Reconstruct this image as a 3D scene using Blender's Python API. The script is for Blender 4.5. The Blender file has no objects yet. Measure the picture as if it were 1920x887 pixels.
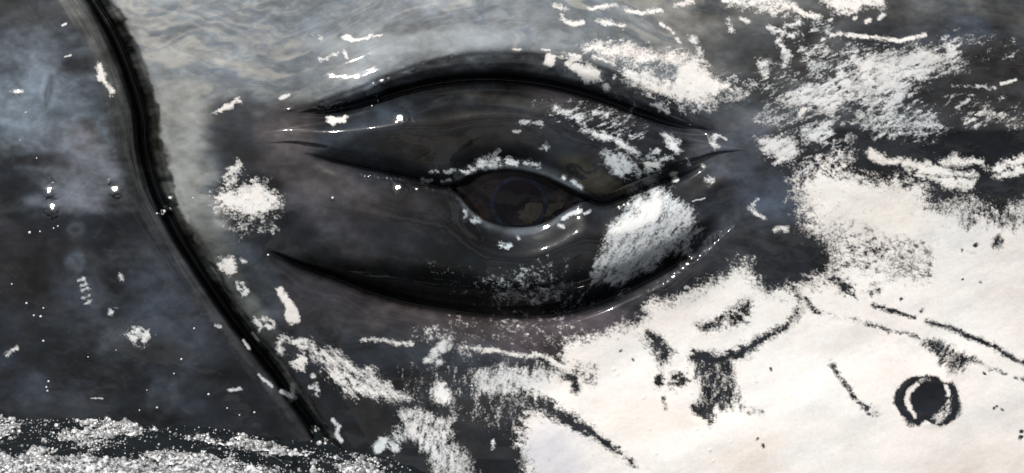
import bpy, math
import numpy as np
from mathutils import Vector

scene = bpy.context.scene
COL = scene.collection
# ------------------------------------------------------------------ camera
S = 0.0005                       # metres per working unit (half a millimetre)
DEP = math.radians(30)           # the camera looks down on the animal from a boat
CD, SD = math.cos(DEP), math.sin(DEP)
R3 = np.array((1.0, 0, 0)); U3 = np.array((0, SD, CD)); T3 = np.array((0, -CD, SD))
def P3(u, v, h):
    """skin coordinates (across, down, out) -> metres"""
    x = (u - 960.0) * S; y = (443.5 - v) * S; h = h * S
    return np.stack([x, y * U3[1] + h * T3[1], y * U3[2] + h * T3[2]], -1)
DIST = 9.0
cam_d = bpy.data.cameras.new('camera'); cam = bpy.data.objects.new('camera', cam_d); COL.objects.link(cam)
cam.location = Vector(tuple(T3 * DIST)); cam.rotation_euler = Vector(tuple(T3)).to_track_quat('Z', 'Y').to_euler()
cam_d.sensor_width = 36.0; cam_d.lens = 36.0 * DIST / (1920 * S)
cam_d.clip_start = 0.1; cam_d.clip_end = 20000
scene.camera = cam
# ------------------------------------------------------------------ light
sd_ = -0.30 * R3 + 0.68 * U3 + 0.67 * T3; sd_ /= np.linalg.norm(sd_)
sun_d = bpy.data.lights.new('sun', 'SUN'); sun_d.energy = 3.7; sun_d.angle = math.radians(0.5); sun_d.color = (1.0, 0.965, 0.92)
sun = bpy.data.objects.new('sun', sun_d); COL.objects.link(sun)
sun.rotation_euler = Vector(tuple(sd_)).to_track_quat('Z', 'Y').to_euler(); sun.location = (-2, -4, 8)
world = bpy.data.worlds.new("World"); scene.world = world; world.use_nodes = True
wn = world.node_tree; bg = wn.nodes['Background']
sky = wn.nodes.new('ShaderNodeTexSky'); sky.sky_type = 'NISHITA'; sky.sun_disc = False
sky.sun_elevation = math.asin(sd_[2]); sky.sun_rotation = math.atan2(sd_[0], sd_[1]); sky.dust_density = 2.5; sky.air_density = 1.0
hs = wn.nodes.new('ShaderNodeHueSaturation'); hs.inputs['Saturation'].default_value = .55; wn.links.new(sky.outputs[0], hs.inputs['Color']); 
# broken white cloud added over the unseen sky to shape reflections on wet skin
wt = wn.nodes.new('ShaderNodeTexCoord'); wm = wn.nodes.new('ShaderNodeMapping'); wm.inputs['Scale'].default_value = (1, 1, 2.2); wz = wn.nodes.new('ShaderNodeTexNoise'); wz.inputs['Scale'].default_value = 3.4; wz.inputs['Detail'].default_value = 7; wz.inputs['Distortion'].default_value = .4
wr = wn.nodes.new('ShaderNodeMapRange'); wr.interpolation_type = 'SMOOTHSTEP'; wr.inputs['From Min'].default_value = .47; wr.inputs['From Max'].default_value = .60; wr.inputs['To Max'].default_value = .85
wx = wn.nodes.new('ShaderNodeMix'); wx.data_type = 'RGBA'; wx.inputs['B'].default_value = (10, 10, 10.2, 1)
wn.links.new(wt.outputs['Generated'], wm.inputs[0]); wn.links.new(wm.outputs[0], wz.inputs['Vector']); wn.links.new(wz.outputs['Fac'], wr.inputs['Value']); wn.links.new(wr.outputs[0], wx.inputs['Factor']); wn.links.new(hs.outputs[0], wx.inputs['A']); wn.links.new(wx.outputs['Result'], bg.inputs[0]); bg.inputs[1].default_value = 0.06
scene.view_settings.view_transform = 'Standard'; scene.view_settings.look = 'None'
scene.view_settings.exposure = 0.0; scene.view_settings.gamma = 1.0
scene.render.resolution_x = 1024; scene.render.resolution_y = 473

# ------------------------------------------------------------------ noise
def lat(x, y, seed):
    n = 512
    t = LAT.get(seed)
    if t is None:
        t = np.random.RandomState(seed).rand(n, n).astype(np.float32) * 2 - 1; LAT[seed] = t
    xi = np.floor(x).astype(np.int32); yi = np.floor(y).astype(np.int32)
    fx = (x - xi).astype(np.float32); fy = (y - yi).astype(np.float32)
    fx = fx * fx * (3 - 2 * fx); fy = fy * fy * (3 - 2 * fy)
    xi &= n - 1; yi &= n - 1; x1 = (xi + 1) & (n - 1); y1 = (yi + 1) & (n - 1)
    a = t[yi, xi]; b = t[yi, x1]; c = t[y1, xi]; d = t[y1, x1]
    return (a + (b - a) * fx) * (1 - fy) + (c + (d - c) * fx) * fy
LAT = {}
def fbm(x, y, sx, sy, seed, octv=4, ang=0.0, gain=0.55):
    ca, sa = math.cos(ang), math.sin(ang)
    p = (x * ca + y * sa) / sx; q = (-x * sa + y * ca) / sy
    o = 0; amp = 1; tot = 0
    for i in range(octv):
        o = o + amp * lat(p + 17.3 * i, q + 9.1 * i, seed + i); tot += amp * amp; amp *= gain; p = p * 2.03; q = q * 2.03
    return o / math.sqrt(tot) * 1.25
def ss(a, b, x):
    t = np.clip((x - a) / (b - a), 0, 1); return t * t * (3 - 2 * t)
def srgb(c):
    c = np.array(c, float) / 255.0
    return np.where(c <= 0.04045, c / 12.92, ((c + 0.055) / 1.055) ** 2.4)

# ------------------------------------------------------------------ skin grid
def axis(lo, a, b, hi, st):
    core = np.arange(a, b, st)
    def grow(d):
        o = []; s = st; x = 0
        while x < d:
            s = min(s * 1.13, 26); x += s; o.append(x)
        return np.array(o)
    return np.concatenate([(a - grow(a - lo))[::-1], core, core[-1] + grow(hi - core[-1])])
UA = axis(-700, -12, 1932, 2600, 1.6); VA = axis(-520, -12, 899, 1500, 1.6)
UU, VV = np.meshgrid(UA, VA); UU = UU.astype(np.float32); VV = VV.astype(np.float32)

def curve(pts):
    """smooth curve through (x, y) knots (monotone cubic), flat beyond the ends' slope"""
    p = np.array(pts, float); x, y = p[:, 0], p[:, 1]
    hh = np.diff(x); dl = np.diff(y) / hh; m = np.empty_like(y); m[0] = dl[0]; m[-1] = dl[-1]
    m[1:-1] = (dl[:-1] * hh[1:] + dl[1:] * hh[:-1]) / (hh[1:] + hh[:-1])
    def f(t):
        t = np.asarray(t, float); k = np.clip(np.searchsorted(x, t) - 1, 0, len(x) - 2)
        s = (t - x[k]) / hh[k]; lo = s < 0; hi_ = s > 1; sc = np.clip(s, 0, 1)
        r = (y[k] * (1 + 2 * sc) * (1 - sc) ** 2 + m[k] * hh[k] * sc * (1 - sc) ** 2 + y[k + 1] * sc ** 2 * (3 - 2 * sc) + m[k + 1] * hh[k] * sc ** 2 * (sc - 1))
        r = np.where(lo, y[0] + m[0] * (t - x[0]), r); r = np.where(hi_, y[-1] + m[-1] * (t - x[-1]), r)
        return r
    return f
rim = curve([(480, 222), (560, 200), (620, 180), (700, 151), (760, 127), (850, 103), (950, 97), (1050, 104), (1130, 125), (1200, 155), (1270, 190), (1340, 225), (1420, 240)])
grv = curve([(480, 226), (560, 212), (620, 206), (700, 186), (760, 168), (850, 151), (950, 149), (1050, 163), (1130, 186), (1200, 212), (1270, 234), (1340, 246), (1420, 256)])
upl = curve([(480, 285), (560, 287), (620, 300), (700, 318), (770, 333), (845, 350), (862, 345), (888, 330), (929, 323), (970, 324), (1010, 332), (1051, 349), (1090, 368), (1130, 382), (1180, 366), (1230, 346), (1300, 320), (1340, 302), (1420, 290)])
lol = curve([(480, 286), (560, 288), (620, 301), (700, 319), (770, 334), (845, 351), (860, 362), (878, 383), (902, 405), (929, 417), (970, 423), (1005, 420), (1032, 409), (1065, 389), (1090, 376), (1130, 383), (1180, 367), (1230, 347), (1300, 321), (1340, 303), (1420, 291)])
low = curve([(440, 455), (510, 478), (560, 500), (620, 522), (700, 553), (760, 570), (850, 586), (950, 597), (1050, 592), (1130, 569), (1200, 538), (1270, 499), (1340, 446), (1400, 408), (1460, 380)])
jaw = curve([(-520, 60), (-100, 100), (0, 168), (60, 203), (120, 230), (200, 252), (280, 266), (340, 284), (400, 310), (450, 336), (520, 378), (600, 433), (680, 494), (740, 538), (800, 582), (850, 612), (1000, 690), (1500, 900)])

def eye_folds(U, V):
    u = U[0]
    aT = ss(545, 720, u) * (1 - ss(1180, 1350, u))        # brow groove strength
    aM = ss(560, 640, u) * (1 - ss(1250, 1340, u))        # middle crease
    aL = ss(492, 590, u) * (1 - ss(1260, 1390, u))        # lower groove
    aA = ss(470, 760, u) * (1 - ss(1180, 1420, u))
    e = ss(0, 10, lol(u) - upl(u))
    r, g, c2, c3, l = rim(u), grv(u), upl(u), lol(u), low(u)
    K = [(r - 190, 0 * u), (r - 60, 6 * aT), (r - 6, 18 * aT), (r + 0.30 * (g - r), 15 * aT), (r + 0.62 * (g - r), 3 * aT), (r + 0.86 * (g - r), -20 * aT), (g, -62 * aT), (g + 5, -52 * aT),
         (g + 11, -18 * aT), (g + 26, -4 * aT), (g + 0.42 * (c2 - g), 30 * aA), (g + 0.72 * (c2 - g), 27 * aA * (1 - .3 * aM)),
         (c2 - 22, aM * (9 - 3 * e)), (c2 - 13, aM * (1 + 5 * e)), (c2 - 4, aM * (-10 + 11 * e)), (c2 + 1.5, aM * (-24 - 75 * e)), (c3 - 1.5, aM * (-24 - 75 * e)),
         (c3 + 3.5, aM * (-8 + 8 * e)), (c3 + 9, aM * (2 + 4 * e)), (c3 + 24, 12 * aM), (c3 + 0.36 * (l - c3), 30 * aA), (c3 + 0.62 * (l - c3), 22 * aA), (l - 32 * (.35 + .65 * ss(520, 820, u)), -12 * aL), (l - 10 * (.35 + .65 * ss(520, 820, u)), -46 * aL),
         (l - 2, -54 * aL), (l + 2, -14 * aL), (l + 7, 1 * aL), (l + 20, 9 * aL), (l + 42, 11 * aL), (l + 150, 0 * u)]
    xs = np.array([k[0] for k in K]); ys = np.array([k[1] for k in K])
    for i in range(1, len(xs)): xs[i] = np.maximum(xs[i], xs[i - 1] + 1.2)
    hh = np.diff(xs, axis=0); dl = np.diff(ys, axis=0) / hh
    m = np.zeros_like(xs)
    s = dl[:-1] * dl[1:] > 0
    w1 = 2 * hh[1:] + hh[:-1]; w2 = hh[1:] + 2 * hh[:-1]
    m[1:-1] = np.where(s, (w1 + w2) / (w1 / np.where(s, dl[:-1], 1) + w2 / np.where(s, dl[1:], 1)), 0)
    H = np.zeros_like(V)
    for j in range(len(u)):
        x = xs[:, j]; v = V[:, j]
        k = np.clip(np.searchsorted(x, v) - 1, 0, len(x) - 2); t = np.clip((v - x[k]) / hh[k, j], 0, 1)
        H[:, j] = ys[k, j] * (1 + 2 * t) * (1 - t) ** 2 + m[k, j] * hh[k, j] * t * (1 - t) ** 2 + ys[k + 1, j] * t * t * (3 - 2 * t) + m[k + 1, j] * hh[k, j] * t * t * (t - 1)
    return H

def blur_cols(a, n):
    for _ in range(n):
        a = a.copy(); a[:, 1:-1] = (a[:, :-2] + 2 * a[:, 1:-1] + a[:, 2:]) / 4
    return a
# small wet facets of the skin that lean toward the sun: (across, down, half width, half height)
FACETS = [(89, 358, 8, 12), (95, 388, 9, 12), (213, 355, 10, 9), (203, 338, 3, 5), (750, 220, 12, 10), (748, 351, 10, 8), (782, 354, 5, 3), (700, 156, 5, 4.5), (716, 151, 7, 5), (729, 147, 4, 3.5), (306, 396, 5, 4), (319, 371, 4.5, 4), (708, 187, 3.5, 3), (541, 204, 7, 3), (843, 354, 3, 2.5), (624, 371, 3, 3), (30, 171, 6, 4)]
rf = np.random.RandomState(9)
for k_ in range(10):
    t_ = k_ / 9; FACETS.append((1217 + 80 * t_, 547 - 36 * t_ - 28 * t_ * t_ + rf.uniform(-1.5, 1.5), rf.uniform(5, 7.5), rf.uniform(3.8, 5.4)))
for k_ in range(5):
    t_ = k_ / 4; FACETS.append((1232 + 60 * t_, 528 - 26 * t_ - 20 * t_ * t_ + rf.uniform(-1.5, 1.5), rf.uniform(2.2, 3.2), rf.uniform(2, 3)))
for x_, y_, r_ in ((1206, 744, 2.2), (1216, 803, 2), (1229, 848, 2.4), (1306, 803, 2.6), (1314, 813, 2.2), (1330, 841, 2.4), (1336, 862, 2), (1368, 826, 1.8), (1247, 730, 2.2), (1258, 770, 2.2), (1295, 735, 2), (1150, 691, 2.6), (1156, 701, 2.4), (1106, 631, 2.6), (1119, 628, 2.6), (1052, 769, 2.2), (990, 627, 2.4)): FACETS.append((x_, y_, r_, r_))
for k_ in range(4): FACETS.append((1323 + 8.5 * k_, 458 - 6.5 * k_ + rf.uniform(-1, 1), 4.2, 3.6))
for k_ in range(10): FACETS.append((678 + 8 * k_, 328 + .9 * k_ + rf.uniform(-1, 1), rf.uniform(2.4, 3.6), rf.uniform(2.2, 3)))
for x_, y_ in ((590, 201), (598, 204), (606, 205), (616, 202), (628, 201), (640, 200), (655, 190), (772, 131), (846, 108), (775, 129), (760, 136), (1161, 389), (1166, 387), (1178, 381), (800, 352), (812, 356)): FACETS.append((x_, y_, 2.8, 2.4))
def add_facets(H):
    for fx_, fy_, ra, rb in FACETS:
        i0, i1 = np.searchsorted(UA, fx_ - 3 * ra - 3), np.searchsorted(UA, fx_ + 3 * ra + 3); j0, j1 = np.searchsorted(VA, fy_ - 3 * rb - 3), np.searchsorted(VA, fy_ + 3 * rb + 3)
        sl = (slice(j0, j1), slice(i0, i1)); x = UU[sl]; y = VV[sl]
        vv = np.array((-(fx_ - 960), fy_ - 443.5, DIST / S)); vv /= np.linalg.norm(vv); h = np.array((sd_ @ R3, sd_ @ U3, sd_ @ T3)) + vv
        q = np.hypot((x - fx_) / ra, (y - fy_) / rb) * (1 + .25 * fbm(x, y, 5, 5, 700, 2)); w = np.exp(-(q / 1.4) ** 4)
        ci = (np.clip(np.searchsorted(VA, fy_), 0, len(VA) - 1), np.clip(np.searchsorted(UA, fx_), 0, len(UA) - 1))
        plane = H[ci] + .28 * min(rb, 8) + (x - fx_) * (-h[0] / h[2]) + (y - fy_) * (h[1] / h[2])
        H[sl] = H[sl] * (1 - w) + plane * w
    return H

def d_right(dj): return ss(10, 30, dj)
def skin_height(U, V, fine=True):
    H = blur_cols(eye_folds(U, V), 3); B = H.T
    for _ in range(3): B = blur_cols(B, 12)
    B = B.T
    lo_, ll_, gg_, uu_ = lol(U[0]), low(U[0]), grv(U[0]), upl(U[0])
    mk = ss(9, 24, V - lo_) * (1 - ss(-46, -26, V - ll_)) + ss(16, 34, V - gg_) * (1 - ss(-44, -26, V - uu_))
    H = H + (B - H) * np.clip(mk, 0, 1)
    dj = U - jaw(V[:, 0])[:, None].astype(np.float32)
    sl = ss(-60, 60, dj)
    # lower jaw lies back, mouth line cut between
    wj = np.interp(V, [-200, 0, 300, 600, 900], [1.05, 1.0, 1.0, .8, .7])
    d = dj / wj + 4 * fbm(U, V, 300, 110, 46, 2) + 1.6 * fbm(U, V, 60, 26, 48, 2) * (d_right(dj))
    prof = np.interp(d, [-400, -120, -60, -44, -30, -16, -7, -1, 4, 9, 14, 22, 34, 52, 80, 130], [-46, -40, -34, -35, -38, -42, -48, -62, -92, -90, -60, -36, -17, -7, -2, 0])
    H = H + prof
    rid = np.exp(-((d + 24) / 16) ** 2) * (1 - ss(420, 640, V))
    H = H + rid * (3.2 * fbm(d, V, 9, 150, 40, 3, .03) + 1.2 * fbm(d, V, 4, 60, 44, 2, -.05)) * (.6 + .6 * ss(-.4, .5, fbm(d, V, 60, 90, 47, 2)))
    # head as a whole: back over the brow, swelling to the cheek at lower right
    t = np.maximum(0, 240 - V); H = H - np.where(t < 230, 0.00065 * t * t, 0.00065 * 230 ** 2 + 0.30 * (t - 230)) - 0.0012 * np.maximum(0, -70 - V) ** 2
    H = H + 46 * ss(560, 1000, U) * ss(560, 900, V)
    H = H - 0.00022 * np.maximum(0, U - 1500) ** 2 - 0.0006 * np.maximum(0, 250 - U) ** 2
    H = H - 0.0010 * np.maximum(0, V - 905) ** 2
    H = H + 8 * fbm(U, V, 330, 240, 3, 2)
    if fine:
        H = H + 1.0 * fbm(U, V, 90, 50, 7, 2) + 0.07 * fbm(U, V, 14, 10, 11, 3)
        fl = (1 - ss(60, 260, V - 0.0 * U)) * ss(-30, 60, dj)
        vv = V - rim(U)
        H = H + fl * (1.5 * fbm(U, vv, 150, 34, 21, 2, -.08) + .16 * fbm(U, vv, 40, 9, 25, 2, -.1))
        # creases along the rim of the lower fold and the lid margins
        q = V - low(U); H = H + np.exp(-((q - 10) / 7) ** 2) * ss(1180, 1230, U) * (1 - ss(1350, 1400, U)) * 1.5 * fbm(U, V, 9, 7, 60, 2)
        q = V - lol(U); H = H + np.exp(-((q - 10) / 6) ** 2) * ss(660, 690, U) * (1 - ss(800, 840, U)) * 1.3 * fbm(U, V, 8, 8, 61, 2)
        q = V - rim(U); H = H + np.exp(-((q - 2) / 6) ** 2) * ss(560, 600, U) * (1 - ss(850, 900, U)) * 1.2 * fbm(U, V, 9, 7, 62, 2)
    return H


# ------------------------------------------------------------------ pigment: white scars and patches on dark skin, plus some water glints painted white
WU = UU + 5 * fbm(UU, VV, 34, 34, 70, 3) + 1.1 * fbm(UU, VV, 9, 9, 72, 2); WV = VV + 5 * fbm(UU, VV, 34, 34, 75, 3) + 1.1 * fbm(UU, VV, 9, 9, 77, 2)
FN = .25 * fbm(UU, VV, 5.5, 4.5, 500, 2, .3, .8); MN = fbm(UU, VV, 60, 40, 510, 2)
def nz_(sx, sy, sd, ang, a=.62): return a * (1 + .35 * MN) * (fbm(UU, VV, sx, sy, sd, 3, ang, .75) + FN)
NO = {'f': nz_(10, 7, 80, 0.25, .58), 's': nz_(17, 6, 85, -.45, .7), 'v': nz_(7, 15, 90, .12, .5), 'd': nz_(18, 6, 95, -.85, .62), 'l': nz_(20, 7, 99, .75, .6),
      'n': 0.3 * fbm(UU, VV, 8, 6, 103, 3, 0.0, .8) + .2 * FN}
F = np.full(UU.shape, -2.0, np.float32)
CW = np.zeros(UU.shape, np.float32)          # 0 warm white, 1 cool bluish white

def window(p, mg):
    a, b = np.searchsorted(UA, p[:, 0].min() - mg), np.searchsorted(UA, p[:, 0].max() + mg)
    c, d = np.searchsorted(VA, p[:, 1].min() - mg), np.searchsorted(VA, p[:, 1].max() + mg)
    return slice(c, d), slice(a, b)
def seg(px, py, a, b):
    dx, dy = b[0] - a[0], b[1] - a[1]; L = dx * dx + dy * dy + 1e-9
    t = np.clip(((px - a[0]) * dx + (py - a[1]) * dy) / L, 0, 1)
    return np.hypot(px - a[0] - t * dx, py - a[1] - t * dy), t
def put(sl, f, dens, no, dark, cool):
    f = np.minimum(f, np.where(dens > .9, 1.75, (dens - 0.5) * 2.8)) + NO[no][sl]
    if dark: F[sl] = np.where(f > -1.5, np.minimum(F[sl], -f), F[sl])
    else:
        m = f > F[sl]; CW[sl] = np.where(m, cool, CW[sl]); F[sl] = np.maximum(F[sl], f)
def poly(pts, fe=10, dens=1.0, no='f', dark=False, cool=0.0):
    fe = fe * 1.45 if no != 'n' else fe
    p = np.array(pts, float); sl = window(p, fe * 2.4 + 12); x, y = WU[sl], WV[sl]
    dm = np.full(x.shape, 1e9); ins = np.zeros(x.shape, bool)
    for i in range(len(p)):
        a, b = p[i], p[(i + 1) % len(p)]
        dd, _ = seg(x, y, a, b); dm = np.minimum(dm, dd)
        if a[1] != b[1]: ins ^= ((a[1] > y) != (b[1] > y)) & (x < (b[0] - a[0]) * (y - a[1]) / (b[1] - a[1]) + a[0])
    put(sl, np.where(ins, dm, -dm) / fe, dens, no, dark, cool)
def line(pts, w, fe=4, dens=1.0, no='n', dark=False, cool=0.0, w2=None):
    p = np.array(pts, float); w2 = w if w2 is None else w2
    sl = window(p, fe * 2.4 + 12 + max(w, w2)); x, y = WU[sl], WV[sl]
    x = .4 * x + .6 * UU[sl]; y = .4 * y + .6 * VV[sl]; fe = fe * (1.35 if no != 'n' else 1)
    best = np.full(x.shape, -1e9); n = len(p) - 1
    for i in range(n):
        dd, t = seg(x, y, p[i], p[i + 1]); best = np.maximum(best, (w + (w2 - w) * (i + t) / n) / 2 - dd)
    put(sl, best / fe, dens, no, dark, cool)
def dot(x, y, rx, ry=None, fe=4, dens=1.0, no='n', dark=False, cool=0.0, n=14):
    ry = ry or rx; poly([(x + rx * math.cos(a * 6.2832 / n), y + ry * math.sin(a * 6.2832 / n)) for a in range(n)], fe, dens, no, dark, cool)

# --- the big white cheek
poly([(1503, 345), (1528, 318), (1600, 325), (1640, 338), (1735, 345), (1742, 384), (1782, 386), (1830, 372), (1836, 398), (1870, 402), (1895, 390), (1935, 372), (2100, 360), (2700, 300), (2700, 1600), (960, 1600), (985, 890), (975, 800), (1000, 765), (985, 745), (955, 735), (935, 715), (960, 698),
      (1052, 700), (1052, 655), (1060, 637), (1145, 620), (1200, 603), (1218, 574), (1260, 556), (1300, 548), (1350, 520), (1396, 490), (1404, 520), (1445, 545), (1490, 536), (1545, 522), (1566, 492), (1556, 455), (1530, 430), (1522, 398)], 13, 1.0, 'f')
poly([(1490, 345), (1530, 305), (1590, 300), (1600, 330), (1560, 345), (1550, 400), (1545, 440), (1520, 430), (1500, 385)], 18, .55, 'f')
poly([(1560, 440), (1620, 440), (1740, 470), (1740, 515), (1680, 510), (1620, 500), (1570, 500)], 14, .42, 'f', True)
poly([(1550, 400), (1760, 365), (1850, 400), (1920, 420), (1760, 440), (1700, 470), (1590, 450)], 30, .02, 'f', True)
poly([(1745, 380), (1785, 372), (1835, 380), (1838, 402), (1815, 430), (1790, 400)], 10, .45, 'v', True)
poly([(1850, 375), (1935, 368), (1935, 400), (1905, 425), (1862, 418)], 12, .5, 'v', True)
dot(1870, 450, 8, 14, 5, .6, 'v', True)
# dark marks on the white
poly([(1212, 626), (1236, 630), (1260, 655), (1260, 684), (1238, 680), (1216, 652)], 7, .9, 'f', True)
dot(1233, 710, 9, 12, 6, .6, 'f', True); dot(1270, 712, 16, 12, 8, .62, 'f', True); line([(1245, 745), (1249, 765)], 4, 4, .5, 'f', True)
poly([(1312, 612), (1345, 590), (1385, 578), (1398, 560), (1406, 570), (1400, 598), (1350, 608), (1330, 618)], 8, .66, 'f', True)
line([(1306, 668), (1345, 676), (1388, 662), (1432, 634), (1470, 612), (1496, 584)], 26, 6, 1, 'f', True, w2=10)
poly([(1303, 660), (1350, 672), (1376, 676), (1372, 715), (1388, 760), (1352, 768), (1338, 752), (1335, 790), (1300, 768), (1314, 735), (1306, 700)], 8, .68, 'v', True)
line([(1300, 764), (1318, 778), (1333, 789)], 9, 4, .9, 'f', True)
line([(1395, 770), (1425, 772)], 5, 5, .35, 'f', True)
line([(952, 726), (985, 740), (1012, 756), (1062, 786), (1100, 806)], 34, 7, 1.0, 'f', True, w2=20)
line([(1090, 800), (1135, 830), (1168, 852), (1192, 872)], 15, 5, .72, 'f', True, w2=5)
line([(985, 683), (1030, 695), (1078, 712), (1080, 730)], 16, 5, .95, 'f', True)
line([(1085, 705), (1105, 704)], 12, 6, .5, 'f', True)
line([(1636, 572), (1665, 580), (1715, 595)], 7, 3, .8, 'f', True, w2=6)
line([(1738, 605), (1780, 614), (1815, 630), (1866, 648), (1900, 670), (1935, 690), (2100, 770), (2500, 900)], 9, 3.5, .95, 'f', True, w2=9)
line([(1622, 608), (1670, 618), (1722, 632)], 4, 4, .55, 'f', True)
poly([(1735, 637), (1765, 643), (1825, 672), (1812, 694), (1790, 700), (1772, 690), (1755, 665), (1740, 655)], 6, .68, 'd', True)
line([(1820, 670), (1850, 686), (1888, 700)], 4, 3, .5, 'f', True)
line([(1905, 708), (1935, 716)], 3, 3, .5, 'f', True)
line([(1560, 683), (1572, 706), (1592, 730), (1608, 754), (1624, 766)], 7, 4, .6, 'f', True)
dot(1635, 772, 8, 7, 6, .35, 'f', True)
poly([(1555, 520), (1575, 520), (1600, 540), (1605, 556), (1585, 550), (1560, 535)], 6, .72, 'f', True)
dot(1640, 545, 6, 10, 6, .4, 'f', True)
line([(1510, 562), (1520, 575), (1538, 588)], 8, 5, .6, 'f', True)
line([(1495, 545), (1503, 580)], 8, 6, .5, 'f', True)
line([(1545, 590), (1625, 606)], 3, 4, .3, 'f', True)
for x, y, r in ((1866, 770, 3), (1872, 766, 3), (1882, 772, 2.5), (1915, 822, 4), (1918, 810, 5), (1420, 825, 3), (1432, 834, 3), (1163, 660, 3), (1186, 675, 3), (1728, 582, 3), (1446, 692, 3), (1800, 522, 3), (1838, 528, 3), (1690, 560, 3), (1830, 460, 4), (1805, 470, 3), (1850, 700, 3)):
    dot(x, y, r, r, 2.5, .8, 'n', True)
poly([(1080, 690), (1112, 690), (1112, 715), (1085, 712)], 8, .4, 'f', True)
# round mark on the cheek: dark ring, dark disc, white crescents between
poly([(1684, 735), (1692, 718), (1708, 708), (1735, 704), (1760, 706), (1785, 716), (1796, 732), (1800, 752), (1797, 772), (1786, 788), (1768, 796), (1745, 794), (1720, 797), (1700, 792), (1686, 778), (1681, 757)], 3.5, 1, 'n', True)
for pts, w, w2 in (([(1718, 721), (1706, 733), (1702, 750), (1705, 768), (1714, 781)], 10, 8), ([(1773, 722), (1777, 736), (1776, 742)], 8, 6)):
    line(pts, w, 3, 1.0, 'n', w2=w2)
poly([(1776, 748), (1782, 756), (1772, 780), (1756, 788), (1752, 782), (1766, 770)], 5, .5, 'd')
line([(1726, 714), (1740, 712)], 4, 4, .45, 'v')

# --- mottled patches at upper right
poly([(1462, 192), (1500, 170), (1575, 140), (1615, 150), (1622, 178), (1560, 208), (1510, 203)], 14, .74, 's', cool=.4)
poly([(1600, 108), (1700, 98), (1790, 88), (1803, 112), (1765, 136), (1703, 150), (1697, 202), (1648, 210), (1612, 190), (1608, 145)], 16, .68, 's', cool=.4)
line([(1620, 140), (1650, 165), (1690, 145), (1740, 128)], 26, 14, .85, 's', cool=.2)
poly([(1520, 110), (1600, 95), (1620, 140), (1560, 140), (1530, 150)], 14, .42, 's', cool=.6)
poly([(1500, 92), (1545, 76), (1550, 98), (1508, 106)], 10, .72, 's', cool=.3)
poly([(1636, 218), (1722, 208), (1764, 238), (1742, 256), (1652, 246)], 12, .5, 's', cool=.5)
poly([(1508, 240), (1572, 226), (1544, 262), (1512, 262)], 10, .62, 's', cool=.4)
poly([(1595, 215), (1650, 220), (1640, 236), (1600, 234)], 8, .4, 's', cool=.5)
poly([(1420, 266), (1488, 250), (1497, 285), (1472, 306), (1432, 292)], 9, .82, 's', cool=.4)
poly([(1480, 300), (1510, 300), (1525, 325), (1500, 335)], 12, .35, 's', cool=.5)
poly([(1575, 262), (1600, 268), (1590, 290), (1560, 300)], 10, .4, 's', cool=.4)
poly([(1440, 205), (1500, 215), (1530, 235), (1470, 240), (1430, 225)], 12, .36, 's', cool=.6)
dot(1502, 213, 7, 5, 4, .8)
poly([(1440, 130), (1480, 150), (1490, 180), (1450, 175)], 14, .3, 's', cool=.6)
poly([(1625, 285), (1640, 278), (1665, 294), (1700, 300), (1750, 311), (1826, 325), (1838, 334), (1790, 331), (1745, 331), (1700, 320), (1660, 306), (1640, 305)], 4.5, .95, 'f')
poly([(1708, 326), (1760, 331), (1800, 333), (1838, 338), (1828, 353), (1795, 356), (1768, 353), (1755, 343)], 5, .8, 'f')
poly([(1762, 306), (1790, 289), (1810, 298), (1845, 303), (1848, 312), (1800, 310), (1772, 309)], 5, .8, 'f')
poly([(1852, 320), (1868, 304), (1882, 299), (1892, 304), (1935, 284), (2000, 275), (2000, 290), (1935, 302), (1890, 313), (1870, 322)], 5, .9, 'f')
poly([(1862, 330), (1900, 317), (1960, 312), (2000, 310), (2000, 322), (1960, 327), (1900, 329), (1872, 334)], 5, .9, 'f')
line([(1880, 156), (1906, 148)], 6, 2); line([(1785, 160), (1868, 163)], 2.4, 3, .45, 'f', cool=.4)
poly([(1820, 228), (1834, 204), (1872, 210), (1916, 224), (1906, 236), (1860, 224), (1832, 234)], 7, .48, 's', cool=.2)
poly([(1790, 185), (1930, 195), (1935, 212), (1800, 205)], 10, .22, 's', cool=.5)
poly([(1800, 80), (1850, 70), (1900, 90), (1860, 110)], 10, .18, 's', cool=.5)
line([(1560, 66), (1580, 63), (1612, 67), (1662, 72), (1690, 77), (1716, 72), (1737, 64)], 6, 3, .72, 'f')
line([(1690, 77), (1714, 73)], 7, 2, 1)
poly([(1535, -5), (1665, -8), (1661, 13), (1612, 20), (1572, 24), (1556, 10)], 7, .86, 'f')
poly([(1400, -10), (1475, -8), (1492, 20), (1452, 28), (1440, 18), (1400, 12), (1365, 4)], 8, .62, 's')
line([(1490, 15), (1512, 26), (1536, 30)], 8, 3, .9, 'f')
line([(1500, 42), (1476, 50), (1462, 78), (1476, 106), (1470, 124)], 9, 5, .7, 'f', cool=.3)
line([(1440, 52), (1478, 64), (1500, 62)], 6, 5, .6, 'f', cool=.3)
line([(1625, 42), (1632, 38)], 7, 3, .9); line([(1650, 36), (1657, 28)], 7, 3, .9, cool=.3); dot(1600, 33, 5, 3)
poly([(1530, 40), (1560, 40), (1560, 52), (1530, 50)], 8, .4, 's', cool=.5)
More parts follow.
